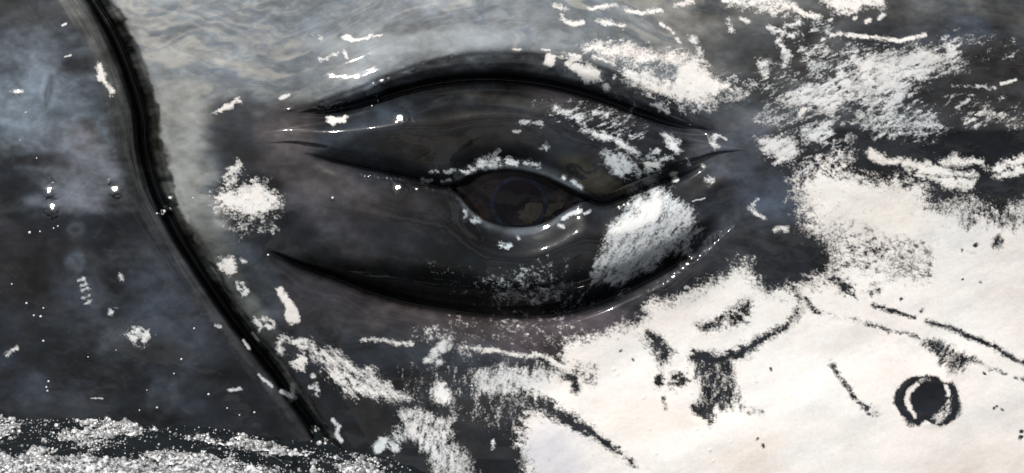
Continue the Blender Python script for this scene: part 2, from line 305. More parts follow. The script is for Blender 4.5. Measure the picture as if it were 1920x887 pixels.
# brow
poly([(1165, 117), (1195, 130), (1240, 150), (1266, 153), (1274, 118), (1290, 108), (1316, 116), (1336, 145), (1370, 156), (1366, 168), (1312, 190), (1260, 190), (1215, 170), (1175, 145)], 10, .9, 'f')
poly([(1093, 90), (1125, 80), (1175, 87), (1235, 95), (1284, 105), (1274, 120), (1240, 112), (1210, 112), (1140, 107)], 9, .72, 's')
poly([(1165, 108), (1270, 118), (1262, 140), (1220, 135)], 9, .3, 's', cool=.3)
poly([(1320, 150), (1385, 150), (1415, 165), (1380, 185), (1300, 195), (1280, 200), (1300, 180)], 12, .42, 'f', cool=.4)
dot(1030, 115, 12, 13, 4, .95); line([(1036, 106), (1066, 110), (1090, 112)], 5, 3, .8, 'f')
poly([(1062, 108), (1095, 114), (1122, 135), (1124, 156), (1102, 156), (1094, 142), (1078, 134), (1066, 122)], 5, .92, 'f')
line([(1070, 103), (1088, 106)], 7, 3, 1); dot(1135, 165, 7, 7, 5, .7, 'f', cool=.4)
poly([(1222, 196), (1258, 203), (1259, 212), (1240, 208)], 4, .85, 'f', cool=.6)
line([(1110, 108), (1150, 118)], 5, 4, .8, 'f'); dot(1150, 140, 4, 3, 3, .6, cool=.5)
line([(1052, 28), (1062, 40), (1076, 46), (1094, 43)], 6, 3, .75, 'f')
line([(1108, 16), (1134, 11), (1157, 7)], 6, 3, .8, 'f'); line([(1172, 17), (1200, 22), (1237, 19)], 7, 3, .75, 'f')
line([(1264, 10), (1300, 4)], 8, 3, .85, 'f'); line([(1125, 39), (1150, 44), (1167, 47)], 8, 4, .75, 'f')
line([(1240, 45), (1252, 54), (1262, 62)], 3, 2.5, .7, 'f'); line([(1268, 72), (1276, 80)], 3, 2.5, .6, 'f'); line([(1296, 66), (1304, 76), (1312, 100)], 9, 5, .62, 'f', cool=.4)
line([(1368, 36), (1372, 58)], 6, 4, .65, 'f', cool=.2); line([(1392, 34), (1404, 40)], 7, 3, .8, 'f'); line([(1142, 76), (1168, 76)], 3, 3, .8, 'f')
line([(1362, -4), (1400, 8), (1440, 14)], 9, 5, .7, 'f'); poly([(1422, 112), (1442, 120), (1440, 145), (1428, 140)], 7, .6, 's', cool=.3)
line([(1040, 10), (1060, 16)], 4, 4, .5, 'f'); line([(1015, 93), (1030, 95)], 4, 2, .9); line([(962, 92), (975, 92)], 4, 3, .8)
# upper lid
line([(1114, 250), (1145, 260), (1180, 280), (1198, 290)], 12, 5, .88, 'f', cool=.6, w2=8)
poly([(1130, 283), (1165, 290), (1192, 308), (1182, 330), (1155, 322), (1132, 300)], 8, .72, 'f', cool=1)
poly([(1190, 300), (1220, 300), (1235, 315), (1200, 325)], 10, .42, 'f', cool=1)
poly([(1245, 250), (1263, 252), (1278, 280), (1270, 288), (1252, 270)], 5, .9, 'f', cool=.6)
poly([(1211, 305), (1240, 307), (1240, 320), (1222, 315), (1214, 316)], 2.5, 1.0, 'n', cool=.4)
dot(1228, 285, 7, 5, 4, .7, cool=.7); line([(1240, 302), (1258, 297)], 7, 4, .8, 'f', cool=.7); dot(1271, 336, 5, 5, 3, .9, cool=.4)
poly([(1012, 193), (1050, 200), (1095, 208), (1145, 215), (1195, 230), (1200, 250), (1150, 246), (1100, 240), (1055, 215)], 10, .22, 's', cool=.7)
line([(1045, 205), (1085, 218), (1095, 240)], 9, 6, .5, 's', cool=.6); line([(974, 230), (1012, 233)], 4, 4, .55, 's', cool=.8); line([(960, 247), (972, 249)], 4, 3, .6, cool=.8)
line([(1112, 212), (1135, 216)], 5, 4, .6, 's', cool=.5)
dot(1020, 276, 6, 4, 5, .5, 'f', cool=1)
poly([(1330, 255), (1340, 252), (1346, 275), (1338, 272)], 4, .6, 'f', cool=.5); dot(1323, 310, 4); dot(1330, 340, 6, 5, 4, .6, 'f', cool=.4); dot(1292, 302, 3, 6, 4, .7, 'f', cool=.6)
line([(1340, 252), (1362, 260)], 3, 2, .8, cool=.3)
line([(1298, 376), (1322, 369)], 2, 1.6, .8, cool=.5)
line([(1408, 390), (1416, 400), (1432, 410)], 6, 3, .9, 'f', cool=.3); line([(1412, 384), (1404, 392), (1418, 372)], 3, 2.5, .6, 'f', cool=.6)
poly([(1450, 430), (1476, 422), (1478, 432), (1455, 436)], 4, .8, 'f', cool=.2)
# lower lid
poly([(1180, 385), (1226, 356), (1250, 350), (1258, 372), (1296, 395), (1304, 425), (1290, 455), (1262, 478), (1215, 508), (1168, 525), (1118, 530), (1116, 498), (1134, 462), (1150, 420)], 9, .62, 'd', cool=.75)
poly([(1185, 388), (1228, 358), (1246, 356), (1250, 375), (1235, 415), (1190, 440), (1150, 455), (1142, 440), (1155, 415)], 9, .97, 'd', cool=.45)
poly([(905, 528), (1010, 512), (1048, 545), (1000, 562), (958, 560)], 12, .32, 'f', cool=1)
poly([(820, 500), (900, 520), (960, 560), (900, 550)], 12, .1, 'f', cool=1)
poly([(1040, 500), (1120, 520), (1160, 545), (1060, 560)], 14, .16, 'd', cool=1)
dot(948, 460, 10, 4, 4, .6, 'f', cool=1); dot(972, 446, 3, 3, 3, .7, cool=1); dot(874, 402, 6, 5, 4, .55, 'f', cool=1); dot(898, 415, 8, 5, 4, .5, 'f', cool=1)
# lids' margins
poly([(872, 322), (888, 306), (912, 298), (930, 294), (936, 300), (934, 312), (900, 318), (880, 326)], 6, .66, 'f', cool=.8)
line([(950, 302), (966, 305)], 8, 4, .8, 'f', cool=.7); line([(985, 306), (1006, 312)], 6, 4, .8, 'f', cool=.8); dot(1060, 333, 6, 4, 4, .7, cool=1); line([(1074, 342), (1090, 354)], 6, 4, .75, cool=1)
line([(928, 289), (934, 282)], 7, 4, .5, cool=.9)
line([(1056, 410), (1070, 402), (1088, 396)], 7, 2.5, .9, cool=.8); line([(1048, 422), (1056, 424)], 6, 3, .7, cool=.8); line([(1096, 402), (1106, 396)], 5, 3, .6, cool=.9)
for x, y in ((816, 321), (842, 322), (800, 338), (838, 338), (858, 318)): line([(x - 7, y + 1), (x + 7, y - 1)], 4, 3, .5, 'f', cool=.9)
# left of the eye
poly([(405, 365), (436, 350), (462, 342), (500, 345), (518, 368), (522, 384), (500, 398), (470, 404), (430, 388), (410, 402)], 9, .78, 'f', cool=.15)
poly([(440, 356), (490, 352), (505, 375), (480, 392), (450, 380)], 7, 1, 'f')
poly([(415, 345), (428, 322), (446, 302), (454, 306), (448, 330), (430, 348)], 7, .55, 'f', cool=.2)
poly([(400, 360), (416, 366), (424, 398), (406, 402)], 7, .55, 'f', cool=.2)
poly([(430, 400), (520, 392), (512, 425), (440, 430)], 10, .3, 'f', cool=.4)
poly([(412, 488), (432, 484), (441, 500), (434, 516), (420, 510)], 4, .95, 'f', cool=.1)
dot(455, 489, 7, 5, 4, .7, cool=.4); line([(446, 536), (454, 552)], 6, 4, .8, 'f', cool=.5); line([(456, 534), (463, 545), (456, 556)], 5, 3, .7, 'f', cool=.5)
poly([(518, 540), (528, 537), (540, 560), (556, 582), (560, 600), (550, 607), (534, 600), (530, 575), (520, 556)], 3.5, 1, 'n', cool=.1)
line([(480, 598), (490, 612), (486, 620)], 6, 4, .7, 'f', cool=.4); line([(494, 598), (512, 602), (514, 612), (500, 610)], 7, 4, .8, 'f', cool=.2)
line([(526, 660), (524, 644), (532, 634), (548, 640), (572, 640), (576, 650), (560, 652)], 8, 4, .85, 'f', cool=.15)
poly([(540, 676), (572, 660), (580, 672), (564, 692), (552, 688)], 5, .85, 'f', cool=.2)
poly([(585, 650), (625, 662), (668, 690), (700, 700), (735, 730), (765, 745), (756, 756), (720, 744), (680, 738), (640, 724), (615, 700)], 9, .58, 'l', cool=.25)
dot(586, 703, 6, 4, 4, .6, cool=.4); line([(580, 728), (592, 722), (596, 740)], 7, 4, .7, 'f', cool=.6)
line([(676, 637), (712, 637), (730, 642), (772, 646)], 5, 3.5, .8, 'f', cool=.2)
poly([(796, 676), (822, 650), (850, 632), (846, 650), (822, 672), (804, 684)], 6, .7, 'f', cool=.4); dot(822, 682, 7, 8, 4, .8, 'f', cool=.5)
poly([(775, 625), (850, 622), (850, 632), (790, 634)], 8, .35, 'f', cool=.3)
poly([(820, 712), (838, 716), (846, 735), (836, 758), (818, 752), (812, 736)], 8, .85, 'v', cool=.3)
poly([(770, 700), (860, 700), (870, 760), (800, 780)], 14, .22, 'v', cool=.5)
poly([(755, 776), (790, 772), (842, 796), (838, 830), (870, 850), (895, 905), (840, 905), (800, 850), (768, 815)], 10, .56, 'v', cool=.45)
poly([(698, 840), (712, 818), (728, 822), (720, 845), (705, 852)], 4, .85, 'n', cool=.7); poly([(728, 822), (760, 790), (770, 800), (740, 850)], 8, .5, 'l', cool=.6)
poly([(888, 700), (945, 688), (1050, 700), (1065, 745), (1010, 742), (960, 730), (900, 738)], 13, .62, 'v', cool=.1)
poly([(870, 730), (960, 735), (955, 790), (890, 770)], 16, .25, 'v', cool=.4)
line([(893, 655), (930, 658), (985, 665), (1020, 670), (1062, 688)], 7, 4, .78, 'f', w2=12); dot(872, 656, 8, 4, 6, .4, 'f')
poly([(860, 600), (1080, 605), (1070, 630), (900, 625)], 12, .2, 'f', cool=.2)
line([(925, 826), (925, 842)], 3, 3, .7, 'f', cool=.6)
line([(622, 790), (634, 800), (630, 814), (640, 826)], 7, 4, .85, 'n', cool=.8)
poly([(855, 640), (900, 700), (880, 745), (860, 720)], 14, .18, 'v', cool=.5)
# left side: sharp water glints painted as white marks, among scars
poly([(180, 114), (192, 119), (200, 138), (204, 162), (215, 178), (208, 181), (196, 162), (184, 142)], 3, .95, 'f', cool=.1)
line([(24, 171), (37, 169)], 7, 3, .85, 'f'); line([(112, 46), (120, 43)], 4, 2, .9); line([(119, 105), (128, 102)], 3, 2, .9)
poly([(395, 216), (418, 197), (448, 184), (451, 191), (430, 204), (408, 213)], 3, .9, 'f'); line([(526, 184), (540, 177)], 5, 2.5, .8, cool=.4)
poly([(633, 77), (648, 69), (664, 70), (692, 63), (700, 66), (684, 73), (668, 75), (654, 81), (642, 80)], 2, 1, 'n'); poly([(692, 70), (714, 68), (712, 72), (698, 73)], 2, 1, 'n')
poly([(614, 222), (648, 217), (646, 226), (632, 230), (626, 240), (616, 236)], 3, 1.0, 'n', cool=.1)
line([(600, 112), (630, 102)], 3, 3, .5, 'f', cool=.2); line([(643, 96), (650, 108)], 4, 2.5, .8, 'f'); line([(590, 65), (602, 72)], 4, 3, .45, 'f', cool=.2)
for x, y, r in ((228, 518, 5), (208, 578, 5), (164, 590, 0)):
    if r: dot(x, y, r + 1, r, 4, .7, 'f', cool=.7)
for i in range(5): line([(144 + 3 * i, 526 + 11 * i), (156 + 3 * i, 522 + 11 * i)], 4, 3, .6, 'f', cool=.7)
poly([(234, 625), (262, 618), (282, 630), (262, 642), (244, 636)], 6, .68, 'f', cool=.5)
line([(8, 668), (26, 655)], 6, 4, .7, 'f', cool=.5); line([(172, 748), (190, 746)], 2, 2, .7, cool=.7); line([(430, 732), (450, 728)], 5, 3, .75, cool=.7)
line([(456, 640), (466, 654)], 6, 2, .95, cool=.4); line([(526, 735), (552, 748)], 8, 2.5, .9, cool=.9); line([(484, 702), (510, 724)], 5, 2.5, .8, cool=.9)
line([(404, 612), (412, 614)], 5, 3, .6, cool=.7)

WM = ss(-0.16, 0.26, F)

# ------------------------------------------------------------------ skin tone under the scars, with reflections painted in
TONE = np.zeros(UU.shape + (3,), np.float32); TONE[:] = srgb((44, 47, 51))
def shade(cx, cy, rx, ry, c, st=1.0, ang=0.0, wob=.35):
    ca, sa = math.cos(ang), math.sin(ang); x = UU - cx; y = VV - cy
    q = np.sqrt(((x * ca + y * sa) / rx) ** 2 + ((-x * sa + y * ca) / ry) ** 2) + wob * NB
    m = (st * (1 - ss(.45, 1.25, q)))[..., None]
    TONE[:] = TONE * (1 - m) + srgb(c) * m
NB = fbm(UU, VV, 110, 60, 120, 4)
DJ = UU - jaw(VV[:, 0])[:, None].astype(np.float32)
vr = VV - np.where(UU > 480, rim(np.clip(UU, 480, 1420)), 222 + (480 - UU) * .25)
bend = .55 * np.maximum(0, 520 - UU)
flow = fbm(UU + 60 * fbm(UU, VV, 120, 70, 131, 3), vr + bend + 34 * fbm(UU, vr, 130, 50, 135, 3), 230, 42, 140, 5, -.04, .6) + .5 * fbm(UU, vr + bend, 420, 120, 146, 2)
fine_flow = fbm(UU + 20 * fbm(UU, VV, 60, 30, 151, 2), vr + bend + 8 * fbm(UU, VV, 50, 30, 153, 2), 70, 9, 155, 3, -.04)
# sky reflection painted pale grey above the brow and behind the mouth line
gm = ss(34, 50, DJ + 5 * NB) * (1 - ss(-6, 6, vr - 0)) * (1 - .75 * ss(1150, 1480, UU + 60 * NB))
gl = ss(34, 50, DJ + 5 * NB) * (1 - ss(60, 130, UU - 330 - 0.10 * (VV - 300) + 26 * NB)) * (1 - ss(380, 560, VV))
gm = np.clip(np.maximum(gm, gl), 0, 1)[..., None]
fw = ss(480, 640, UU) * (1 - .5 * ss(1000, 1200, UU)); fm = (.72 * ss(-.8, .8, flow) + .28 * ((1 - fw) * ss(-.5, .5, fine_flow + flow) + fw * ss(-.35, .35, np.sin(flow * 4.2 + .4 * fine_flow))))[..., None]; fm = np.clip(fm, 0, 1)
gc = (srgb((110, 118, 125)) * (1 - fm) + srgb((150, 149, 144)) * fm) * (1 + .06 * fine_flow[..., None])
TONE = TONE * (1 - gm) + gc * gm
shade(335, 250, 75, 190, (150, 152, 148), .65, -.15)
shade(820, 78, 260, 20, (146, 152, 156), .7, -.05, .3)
# left jaw: slate wash above, brown and near black below
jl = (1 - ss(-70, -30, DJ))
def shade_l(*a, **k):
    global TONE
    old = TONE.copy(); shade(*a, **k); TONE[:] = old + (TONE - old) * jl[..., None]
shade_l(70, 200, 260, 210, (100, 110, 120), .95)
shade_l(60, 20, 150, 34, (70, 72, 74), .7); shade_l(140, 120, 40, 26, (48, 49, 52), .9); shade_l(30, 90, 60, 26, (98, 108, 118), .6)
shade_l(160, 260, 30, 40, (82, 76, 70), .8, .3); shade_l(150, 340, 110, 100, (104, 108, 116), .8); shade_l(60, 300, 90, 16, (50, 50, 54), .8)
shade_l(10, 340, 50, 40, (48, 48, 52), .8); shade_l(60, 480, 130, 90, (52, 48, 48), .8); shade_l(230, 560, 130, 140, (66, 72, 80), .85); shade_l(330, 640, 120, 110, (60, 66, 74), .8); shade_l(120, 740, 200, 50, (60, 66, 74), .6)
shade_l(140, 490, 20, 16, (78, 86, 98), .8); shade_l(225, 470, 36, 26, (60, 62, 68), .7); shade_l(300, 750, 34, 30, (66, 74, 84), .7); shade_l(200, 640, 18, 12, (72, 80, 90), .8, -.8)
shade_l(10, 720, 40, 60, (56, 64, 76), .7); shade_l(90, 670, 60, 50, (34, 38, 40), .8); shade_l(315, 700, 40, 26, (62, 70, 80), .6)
shade(250, 150, 1, 1, (60, 60, 60), 0)
# mouth line
DR = DJ / np.interp(VV, [-200, 0, 300, 600, 900], [1.05, 1.0, 1.0, .8, .7]) + 4 * fbm(UU, VV, 300, 110, 46, 2)
rag = 6 * fbm(UU, VV, 40, 18, 660, 3)
mj = (ss(-52, -34, DR + rag) * (1 - ss(36, 44, DR + rag)))[..., None] * .96
lipc = srgb((76, 78, 75)) * (.75 + .5 * fbm(UU, VV, 30, 14, 665, 3)[..., None]); corc = srgb((18, 20, 21)); lefc = srgb((66, 68, 70))
mr_ = ss(10, 24, DR)[..., None]; ml_ = (1 - ss(-24, -6, DR))[..., None]
TONE = TONE * (1 - mj) + ((corc * (1 - mr_) + lipc * mr_) * (1 - ml_) + lefc * ml_) * mj
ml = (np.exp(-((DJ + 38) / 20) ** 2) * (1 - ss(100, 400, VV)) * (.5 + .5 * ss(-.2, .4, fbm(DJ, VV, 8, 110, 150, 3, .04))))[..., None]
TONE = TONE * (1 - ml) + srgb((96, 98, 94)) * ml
# round the eye
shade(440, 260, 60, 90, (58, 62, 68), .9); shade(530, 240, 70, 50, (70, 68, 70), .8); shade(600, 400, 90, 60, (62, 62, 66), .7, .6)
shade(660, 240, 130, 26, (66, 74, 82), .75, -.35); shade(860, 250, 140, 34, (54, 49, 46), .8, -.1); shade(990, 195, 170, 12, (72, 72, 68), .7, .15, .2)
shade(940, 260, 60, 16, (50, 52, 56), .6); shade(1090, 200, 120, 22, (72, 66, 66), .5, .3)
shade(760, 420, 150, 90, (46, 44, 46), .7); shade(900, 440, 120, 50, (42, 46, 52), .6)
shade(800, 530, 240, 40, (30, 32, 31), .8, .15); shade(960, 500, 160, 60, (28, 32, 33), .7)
ov = (ss(0.0, .08, np.abs(fbm(UU, VV, 70, 30, 400, 4, .45)) - .12) * (1 - ss(.5, 1.1, np.hypot(((UU - 1115) * .88 + (VV - 336) * .47) / 85, (-(UU - 1115) * .47 + (VV - 336) * .88) / 30) + .3 * NB)) * .9)[..., None]; TONE = TONE * (1 - ov) + srgb((76, 73, 62)) * ov  # olive reflections on the lid painted into the tone
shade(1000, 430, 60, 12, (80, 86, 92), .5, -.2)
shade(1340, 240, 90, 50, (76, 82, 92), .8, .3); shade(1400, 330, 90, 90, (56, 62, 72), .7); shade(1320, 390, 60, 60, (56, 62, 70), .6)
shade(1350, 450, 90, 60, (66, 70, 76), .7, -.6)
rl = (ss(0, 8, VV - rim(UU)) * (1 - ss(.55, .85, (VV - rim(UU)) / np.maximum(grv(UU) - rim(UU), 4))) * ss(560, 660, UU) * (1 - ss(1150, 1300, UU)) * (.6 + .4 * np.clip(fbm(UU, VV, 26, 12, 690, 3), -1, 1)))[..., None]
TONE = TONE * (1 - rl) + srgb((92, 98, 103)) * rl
# below the lower fold
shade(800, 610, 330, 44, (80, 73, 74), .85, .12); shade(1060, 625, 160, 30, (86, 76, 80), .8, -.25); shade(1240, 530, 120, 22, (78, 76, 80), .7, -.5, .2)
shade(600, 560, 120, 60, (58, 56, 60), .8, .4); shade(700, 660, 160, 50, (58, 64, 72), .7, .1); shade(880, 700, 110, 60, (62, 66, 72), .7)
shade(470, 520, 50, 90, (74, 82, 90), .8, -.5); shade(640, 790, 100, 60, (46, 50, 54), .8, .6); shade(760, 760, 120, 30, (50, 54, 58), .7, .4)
# upper right
shade(1420, 90, 120, 50, (62, 64, 66), .7); shade(1780, 70, 170, 40, (58, 62, 68), .8); shade(1840, 120, 120, 40, (70, 68, 70), .7); shade(1820, 60, 60, 30, (76, 86, 98), .7)
shade(1850, 190, 160, 60, (64, 60, 60), .7); shade(1800, 270, 200, 30, (36, 39, 42), .8); shade(1560, 130, 80, 30, (66, 60, 58), .5); shade(1650, 40, 180, 22, (76, 76, 76), .5)
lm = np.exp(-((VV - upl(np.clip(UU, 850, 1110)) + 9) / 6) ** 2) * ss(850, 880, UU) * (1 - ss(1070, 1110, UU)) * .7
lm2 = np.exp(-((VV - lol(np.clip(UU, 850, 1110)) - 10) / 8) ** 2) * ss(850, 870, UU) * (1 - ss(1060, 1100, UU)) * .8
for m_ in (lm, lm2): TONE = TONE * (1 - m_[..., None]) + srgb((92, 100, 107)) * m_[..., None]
shade(640, 360, 130, 50, (84, 80, 82), .7, .35); shade(620, 430, 120, 40, (74, 74, 80), .7, .5); shade(540, 250, 60, 40, (84, 78, 78), .8); shade(520, 300, 60, 40, (78, 72, 72), .6)
shade(1420, 250, 90, 60, (94, 97, 101), .7); shade(1330, 300, 60, 40, (88, 90, 94), .7); shade(1450, 430, 60, 50, (72, 76, 82), .8)
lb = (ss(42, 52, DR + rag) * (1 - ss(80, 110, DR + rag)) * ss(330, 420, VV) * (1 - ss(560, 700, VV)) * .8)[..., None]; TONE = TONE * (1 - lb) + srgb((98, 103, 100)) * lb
RG = .55
def ring(cx, cy, rx, ry, wd, c, st, ang=0.0):
    i0, i1 = np.searchsorted(UA, cx - 2 * max(rx, ry)), np.searchsorted(UA, cx + 2 * max(rx, ry)); j0, j1 = np.searchsorted(VA, cy - 2 * max(rx, ry)), np.searchsorted(VA, cy + 2 * max(rx, ry)); sl = (slice(j0, j1), slice(i0, i1))
    ca, sa = math.cos(ang), math.sin(ang); x = UU[sl] - cx; y = VV[sl] - cy; q = np.hypot((x * ca + y * sa) / rx, (-x * sa + y * ca) / ry) + .12 * NB[sl] + .08 * fbm(UU[sl], VV[sl], 9, 9, 680, 2)
    m = (RG * st * np.exp(-((q - 1) / wd) ** 2))[..., None]; TONE[sl] = TONE[sl] * (1 - m) + srgb(c) * m
RG = .55
for a_ in ((300, 745, 22, 30, .3, (88, 96, 106), .6, .2), (322, 695, 30, 18, .4, (84, 92, 100), .5), (235, 475, 40, 26, .25, (82, 84, 90), .5, -.3), (250, 525, 46, 22, .25, (30, 32, 34), .6, .1), (140, 490, 12, 12, .7, (98, 106, 116), .7), (200, 640, 18, 10, .8, (90, 98, 108), .7, -.8), (270, 690, 12, 10, .8, (84, 92, 102), .5), (250, 700, 12, 10, .8, (84, 92, 102), .5), (180, 565, 10, 10, .8, (80, 88, 98), .5), (238, 560, 16, 12, .8, (76, 84, 94), .5), (90, 165, 14, 36, .3, (120, 130, 138), .5, .1), (88, 172, 4, 18, .8, (60, 62, 66), .8, .2), (140, 430, 14, 12, .5, (100, 104, 112), .5), (48, 730, 30, 24, .5, (74, 82, 94), .5), (700, 620, 60, 14, .3, (96, 90, 90), .4, .2)): ring(*a_)
rs = np.random.RandomState(77)
for _ in range(150):                      # faint old scratches in the dark skin
    x0, y0 = rs.uniform(0, 1920), rs.uniform(0, 780); an = rs.normal(-.15, .6); ln = rs.uniform(12, 80); p = np.array([(x0, y0), (x0 + ln * math.cos(an), y0 + ln * math.sin(an))])
    sl = window(p, 6); dd, t = seg(WU[sl], WV[sl], p[0], p[1]); m = (np.exp(-(dd / rs.uniform(.9, 2.2)) ** 2) * np.sin(np.pi * np.clip(t, .02, .98)) * rs.uniform(.1, .4))[..., None]
    TONE[sl] = TONE[sl] * (1 - m) + (TONE[sl] * 1.2 + .045) * m
shade(1830, 130, 150, 60, (66, 64, 64), .8); shade(1380, 300, 70, 60, (84, 90, 100), .6); shade(1460, 380, 60, 60, (66, 74, 86), .7); shade(1360, 470, 60, 40, (72, 76, 84), .6, -.5)
cl = fbm(UU, VV, 75, 55, 162, 5, 0, .62)[..., None]
TONE = TONE * (1 + (.42 - .27 * gm) * cl) * (1 + .12 * fbm(UU, VV, 18, 12, 168, 4)[..., None]) + np.array((-.002, .0, .004)) * cl * (1 + .11 * fbm(UU, VV, 6, 4.5, 170, 3)[..., None])
TONE = TONE * 0.86
# the white itself
wc = np.array((.85, .82, .78)) * (1 - CW)[..., None] + np.array((.56, .62, .66)) * CW[..., None]
wv = fbm(UU, VV, 120, 60, 180, 4, -.4)[..., None]
wc = wc * (1 + .035 * wv) + np.array((.012, -.006, -.014)) * fbm(UU, VV, 90, 50, 190, 3)[..., None]
lumt = TONE.mean(-1, keepdims=True); TONE = TONE * np.clip((lumt / .12) ** .44, .36, 1.25)
HH = skin_height(UU, VV) + .25 * ss(-.8, .8, F) + 3.0 * ss(1000, 1200, UU) * ss(480, 640, VV) * fbm(UU, VV, 190, 100, 610, 2, -.4) + ss(.4, 1.2, F) * (.26 * fbm(UU, VV, 60, 22, 600, 4, -.5) + .05 * fbm(UU, VV, 7, 6, 606, 2))
rq = np.hypot((UU - 1741) / 1.2, VV - 752); HH = HH + 1.2 * np.exp(-((rq - 44) / 6) ** 2) - 1.0 * np.exp(-(rq / 26) ** 4)
HH = add_facets(HH)
for cx_, cy_, rx_, ry_, c_, st_ in ((1050, 835, 90, 60, (.62, .62, .67), .8), (1390, 860, 130, 50, (.80, .69, .59), .55), (1180, 790, 90, 50, (.80, .72, .66), .5), (1860, 860, 160, 60, (.78, .70, .63), .5), (1600, 640, 160, 60, (.80, .74, .70), .4), (1850, 430, 120, 50, (.68, .71, .72), .5), (1660, 400, 90, 60, (.78, .74, .66), .4), (1420, 690, 90, 60, (.74, .75, .74), .4), (940, 720, 90, 40, (.60, .62, .64), .7)):
    m_ = (st_ * (1 - ss(.2, 1.3, np.hypot((UU - cx_) / rx_, (VV - cy_) / ry_) + .5 * NB)))[..., None]; wc = wc * (1 - m_) + np.array(c_) * m_
wc = wc * (1 - .045 * ss(.1, .8, fbm(UU, VV, 46, 30, 620, 4, -.4))[..., None]) * (1 + .03 * fbm(UU, VV, 5, 4, 630, 2)[..., None])
wc = wc * (1 - .12 * (1 - ss(.5, 1.3, F))[..., None] * np.clip(.5 + fbm(UU, VV, 20, 14, 640, 3), 0, 1)[..., None])
TONE = np.clip(TONE, .003, .9); wc = np.clip(wc, .01, .9)

# ------------------------------------------------------------------ materials
def newmat(name):
    m = bpy.data.materials.new(name); m.use_nodes = True; n = m.node_tree.nodes; return m, n, m.node_tree.links, n['Principled BSDF']
def skin_material():
    m, n, L, b = newmat('wet_skin')
    a = n.new('ShaderNodeAttribute'); a.attribute_name = 'pigment_and_sheen'
    w = n.new('ShaderNodeAttribute'); w.attribute_name = 'scar_glint_white'
    g0 = n.new('ShaderNodeAttribute'); g0.attribute_name = 'scar_glint'
    tc = n.new('ShaderNodeTexCoord')
    def noise(sc, det):
        z = n.new('ShaderNodeTexNoise'); z.inputs['Scale'].default_value = sc; z.inputs['Detail'].default_value = det; z.inputs['Roughness'].default_value = .65; L.new(tc.outputs['Object'], z.inputs['Vector']); return z
    def math_(op, x, y):
        q = n.new('ShaderNodeMath'); q.operation = op
        for k, v in enumerate((x, y)):
            if isinstance(v, (int, float)): q.inputs[k].default_value = v
            else: L.new(v, q.inputs[k])
        return q.outputs[0]
    fn = math_('MULTIPLY', math_('SUBTRACT', noise(520, 3).outputs['Fac'], .5), 2.7)
    g = n.new('ShaderNodeMapRange'); g.interpolation_type = 'SMOOTHSTEP'; g.inputs['From Min'].default_value = -.75; g.inputs['From Max'].default_value = .8
    L.new(math_('ADD', g0.outputs['Fac'], fn), g.inputs['Value'])
    mr = n.new('ShaderNodeMapRange'); mr.inputs['From Min'].default_value = .3; mr.inputs['From Max'].default_value = .7; mr.inputs['To Min'].default_value = .93; mr.inputs['To Max'].default_value = 1.07
    L.new(noise(900, 3).outputs['Fac'], mr.inputs['Value'])
    ms = n.new('ShaderNodeMix'); ms.data_type = 'RGBA'; L.new(g.outputs['Result'], ms.inputs['Factor']); L.new(a.outputs['Color'], ms.inputs['A']); L.new(w.outputs['Color'], ms.inputs['B'])
    mx = n.new('ShaderNodeMix'); mx.data_type = 'RGBA'; mx.blend_type = 'MULTIPLY'; mx.inputs['Factor'].default_value = 1
    L.new(ms.outputs['Result'], mx.inputs['A']); L.new(mr.outputs['Result'], mx.inputs['B']); L.new(mx.outputs['Result'], b.inputs['Base Color'])
    r = n.new('ShaderNodeMapRange'); r.inputs['To Min'].default_value = .34; r.inputs['To Max'].default_value = .5; L.new(g.outputs['Result'], r.inputs['Value']); L.new(r.outputs['Result'], b.inputs['Roughness'])
    b.inputs['IOR'].default_value = 1.4; b.inputs['Specular IOR Level'].default_value = .05
    b.inputs['Coat Weight'].default_value = 1.0; b.inputs['Coat Roughness'].default_value = .05; b.inputs['Coat IOR'].default_value = 1.48
    n2 = n.new('ShaderNodeTexNoise'); n2.inputs['Scale'].default_value = 160; n2.inputs['Detail'].default_value = 4; L.new(tc.outputs['Object'], n2.inputs['Vector'])
    bp = n.new('ShaderNodeBump'); bp.inputs['Strength'].default_value = .25; bp.inputs['Distance'].default_value = .0004; L.new(n2.outputs['Fac'], bp.inputs['Height'])
    L.new(bp.outputs['Normal'], b.inputs['Normal'])
    return m

def tag(o, label=None, cat=None, kind=None, group=None):
    if label: o['label'] = label
    if cat: o['category'] = cat
    if kind: o['kind'] = kind
    if group: o['group'] = group
def mesh_np(name, co, faces, mat, parent=None, smooth=True):
    me = bpy.data.meshes.new(name); co = np.asarray(co, np.float32).reshape(-1, 3); faces = np.asarray(faces, np.int32); k = faces.shape[1]
    me.vertices.add(len(co)); me.vertices.foreach_set('co', co.ravel())
    me.loops.add(faces.size); me.loops.foreach_set('vertex_index', faces.ravel())
    me.polygons.add(len(faces)); me.polygons.foreach_set('loop_start', np.arange(0, faces.size, k, dtype=np.int32))
    me.update(calc_edges=True)
    if smooth: me.polygons.foreach_set('use_smooth', np.ones(len(faces), bool))
    me.materials.append(mat); o = bpy.data.objects.new(name, me); COL.objects.link(o)
    if parent: o.parent = parent
    return o
def grid_faces(ny, nx):
    i = (np.arange(ny - 1)[:, None] * nx + np.arange(nx - 1)[None]).ravel()
    return np.stack([i, i + nx, i + nx + 1, i + 1], 1)

